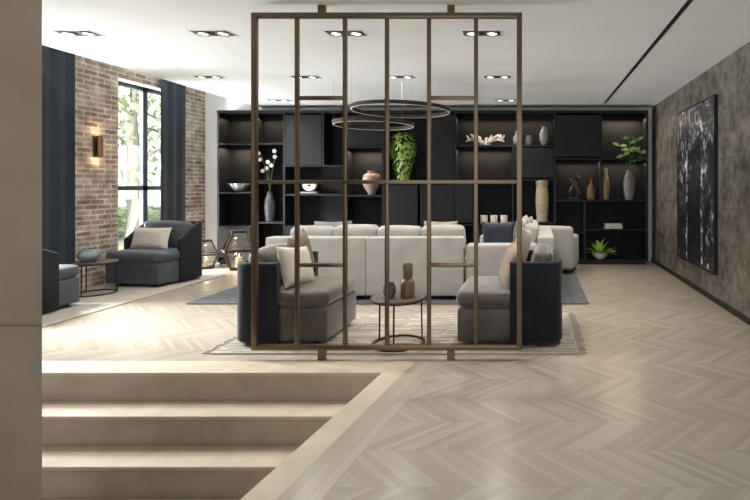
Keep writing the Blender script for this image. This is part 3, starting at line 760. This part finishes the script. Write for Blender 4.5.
# ------------------------------------------------------------------ artwork, sconce
yc, zc = 7.03, 1.488
t = thing('wall_art', 'large dark monochrome print hanging on the tiled wall', 'wall art', (XR-.03,yc,zc))
b = MB(); b.box(-.012,.0,-.80,.80,-1.10,1.10); b.build('print', 'art', t, smooth=0)
b = MB()
for s_ in (-1,1): b.box(-.016,.029,s_*.81-.012,s_*.81+.012,-1.12,1.12); b.box(-.016,.029,-.81,.81,s_*1.11-.012,s_*1.11+.012)
b.build('frame', 'black', t, smooth=0)
sc = (XL, 7.33, 2.05)
t = thing('wall_sconce', 'bronze wall sconce glowing on the brick between the curtains', 'wall lamp', sc)
b = MB(); b.bbox(0,.02,-.05,.05,-.16,.16,.004); b.build('back_plate', 'bronze', t)
b = MB(); b.lathe([(.033,-.15),(.037,-.15),(.037,.15),(.033,.15)], (.062,0,0), 24, True); b.build('shade', 'copper', t, smooth=40)
b = MB(); b.lathe([(0,-.13),(.027,-.13),(.027,.13),(0,.13)], (.062,0,0), 20); b.build('bulb', 'sconceglow', t, smooth=40)
for s_ in (-1,1): light('POINT', (XL+.075, 7.33, 2.05+s_*.21), 1.1, (1,.66,.36), shadow_soft_size=.02)

# ------------------------------------------------------------------ curtains
def curtain(label, y0, y1):
    t = thing('curtain', label, 'curtain', (XL+.10, 0, 0), 0, 'navy curtains')
    n = int((y1-y0)/.012); vs, fs = [], []
    zs = [.015, .8, 1.6, 2.4, 3.36]
    for i in range(n+1):
        y = y0+(y1-y0)*i/n
        ph = 2*PI*(y-y0)/.22
        for j, z in enumerate(zs):
            amp = .014*(1-.25*j/4)
            vs.append((amp*math.sin(ph+.25*math.sin(j*1.7+y*5)), y+.006*math.sin(2*ph), z))
    k = len(zs)
    for i in range(n):
        for j in range(k-1): fs.append((i*k+j,(i+1)*k+j,(i+1)*k+j+1,i*k+j+1))
    b = MB(); b.add(vs, fs); b.build('fabric', 'curtain', t, smooth=80)
    b = MB(); b.tube([(0,y0-.05,3.38),(0,y1+.05,3.38)], .015, 10); b.build('rod', 'black', t)
    for yy in (y0-.02, y1+.02):
        b = MB(); b.tube([(-.10,yy,3.38),(0,yy,3.38)], .01, 6); b.build('bracket', 'black', t)
curtain('dark navy floor length curtain right of the visible window', 8.46, 9.08)
curtain('dark navy floor length curtain beside the stone pillar', 6.16, 6.88)

# ------------------------------------------------------------------ lanterns
def lantern(label, clabel, loc, s, rz):
    t = thing('floor_lantern', label, 'lantern', loc, rz, 'floor lanterns')
    wb, wt, wm, hm, ht = .13*s, .10*s, .23*s, .34*s, .66*s
    cs = [(-1,-1),(1,-1),(1,1),(-1,1)]
    P = [[Vector((a*w_, c*w_, z_)) for a, c in cs] for w_, z_ in ((wb,.02*s),(wm,hm),(wt,ht))]
    b = MB()
    for lv in range(3):
        for q in range(4): b.bar(P[lv][q], P[lv][(q+1)%4], .032*s)
    for lv in range(2):
        for q in range(4): b.bar(P[lv][q], P[lv+1][q], .032*s)
    b.build('frame', 'lampmetal', t, smooth=0)
    for lv in range(2):
        for q in range(4):
            b = MB(); b.add([P[lv][q], P[lv][(q+1)%4], P[lv+1][(q+1)%4], P[lv+1][q]], [(0,1,2,3)]); b.build('glass_pane', 'lampglass', t, smooth=0)
    b = MB(); b.box(-wb,wb,-wb,wb,0,.035*s); b.build('base', 'lampmetal', t, smooth=0)
    b = MB(); b.box(-wt*1.15,wt*1.15,-wt*1.15,wt*1.15,ht-.01,ht+.025*s); b.build('cap', 'lampmetal', t, smooth=0)
    c = thing('candle', clabel, 'candle', (loc[0],loc[1],loc[2]+.035*s), 0, 'lantern candles')
    b = MB(); b.lathe([(0,0),(.05*s,0),(.05*s,.17*s),(.04*s,.175*s),(0,.165*s)], seg=20); b.build('wax', 'wax', c, smooth=40)
    b = MB(); b.lathe([(0,.17*s),(.012*s,.195*s),(.009*s,.22*s),(0,.245*s)], seg=10); b.build('flame', 'flame', c)
    light('POINT', (loc[0]+.0,loc[1],loc[2]+.36*s), 3.5, (1,.6,.28), shadow_soft_size=.01)
lantern('larger dark framed faceted glass lantern in front of the bookcase', 'ivory candle burning inside the larger lantern', (-5.26,8.85,0), 1.0, R(38))
lantern('smaller dark framed faceted glass lantern beside the window armchair', 'ivory candle burning inside the smaller lantern', (-5.90,8.95,0), .74, R(35))

# ------------------------------------------------------------------ outside the windows
b = MB(); b.box(-40, XL-.36, -20, 40, -.35, -.15); struct(b, 'ground_outside', 'grass')
def tree(label, loc, h, r, nl, seed):
    random.seed(seed)
    t = thing('tree', label, 'tree', loc, 0, 'trees outside the window')
    b = MB(); b.tube([(0,0,0),(.05,0,h*.25),(-.03,.04,h*.5),(.02,0,h*.8)], .22, 10, .09)
    for q in range(6):
        a = q*1.1; z = h*(.35+.07*q); b.tube([(0,0,z),(math.cos(a)*r*.4,math.sin(a)*r*.4,z+.4),(math.cos(a)*r*.8,math.sin(a)*r*.8,z+.7)], .05, 6, .02)
    b.build('trunk', 'bark', t)
    b = MB()
    for q in range(nl):
        u = Vector((random.gauss(0,1),random.gauss(0,1),random.gauss(0,1))).normalized()*r*random.random()**.4
        p = Vector((u.x, u.y, h*.70+u.z*1.2))
        b.leaf(p, (random.uniform(-1,1),random.uniform(-1,1),random.uniform(-1,.4)), random.uniform(.16,.28), .13, .3)
    b.build('foliage', 'tleaf', t)
tree('tree with visible trunk seen through the left side of the window', (-9.75,12.1,-.15), 5.2, 1.6, 420, 1)
tree('bushy tree farther off beyond the window mullion', (-14.5,19.5,-.15), 6.5, 2.4, 640, 2)
random.seed(5)
b = MB()
for q in range(1100):
    p = Vector((-13+random.uniform(-.5,.5), random.uniform(13,23), random.uniform(-.1,.7)))
    b.leaf(p, (random.uniform(-1,1),random.uniform(-1,1),random.uniform(-.4,1)), .25, .14, .3)
o = b.build('hedge', 'tleaf'); tag(o, 'low green hedge outside beyond the window', 'hedge')

# ------------------------------------------------------------------ light and world
wd = bpy.data.worlds.new('world'); bpy.context.scene.world = wd; wd.use_nodes = True
bg = wd.node_tree.nodes['Background']; bg.inputs['Color'].default_value = (.955,.975,1,1); bg.inputs['Strength'].default_value = 1.8
def aim(o, target): o.rotation_euler = (Vector(target)-Vector(o.location)).to_track_quat('-Z','Y').to_euler()
l = light('AREA', (-9.2,6.6,4.8), 5200, (.95,.975,1), shape='RECTANGLE', size=1.8, size_y=2.5); aim(l, (-4.5,6.6,.3))  # unseen fill light added outside to strengthen the window daylight
l = light('AREA', (-9.4,6.8,.1), 4000, (.94,.97,1), shape='RECTANGLE', size=5, size_y=1.6); aim(l, (-2.0,6.4,3.2))  # unseen fill light added low outside, aimed up to brighten the ceiling
for (px0, px1, py) in [(456,554,116),(220,283,116),(602,646,116),(456,512,148),(556,646,161),(220,251,146),(346,382,149)]:
    X = (fx(px0)+fx(px1))/2
    light('AREA', (X, YS+.2, fz(py)-.03), 9, (1,.78,.54), shape='RECTANGLE', size=fx(px1)-fx(px0)-.1, size_y=.02)

cam = bpy.data.cameras.new('camera'); co = bpy.data.objects.new('camera', cam); C.objects.link(co)
co.location = (0,0,H); co.rotation_euler = (PI/2,0,0)
cam.sensor_width = 36; cam.lens = 24; cam.shift_x = -161/750; cam.shift_y = -64/750; cam.clip_start = .05
bpy.context.scene.camera = co
bpy.context.scene.view_settings.view_transform = 'Standard'
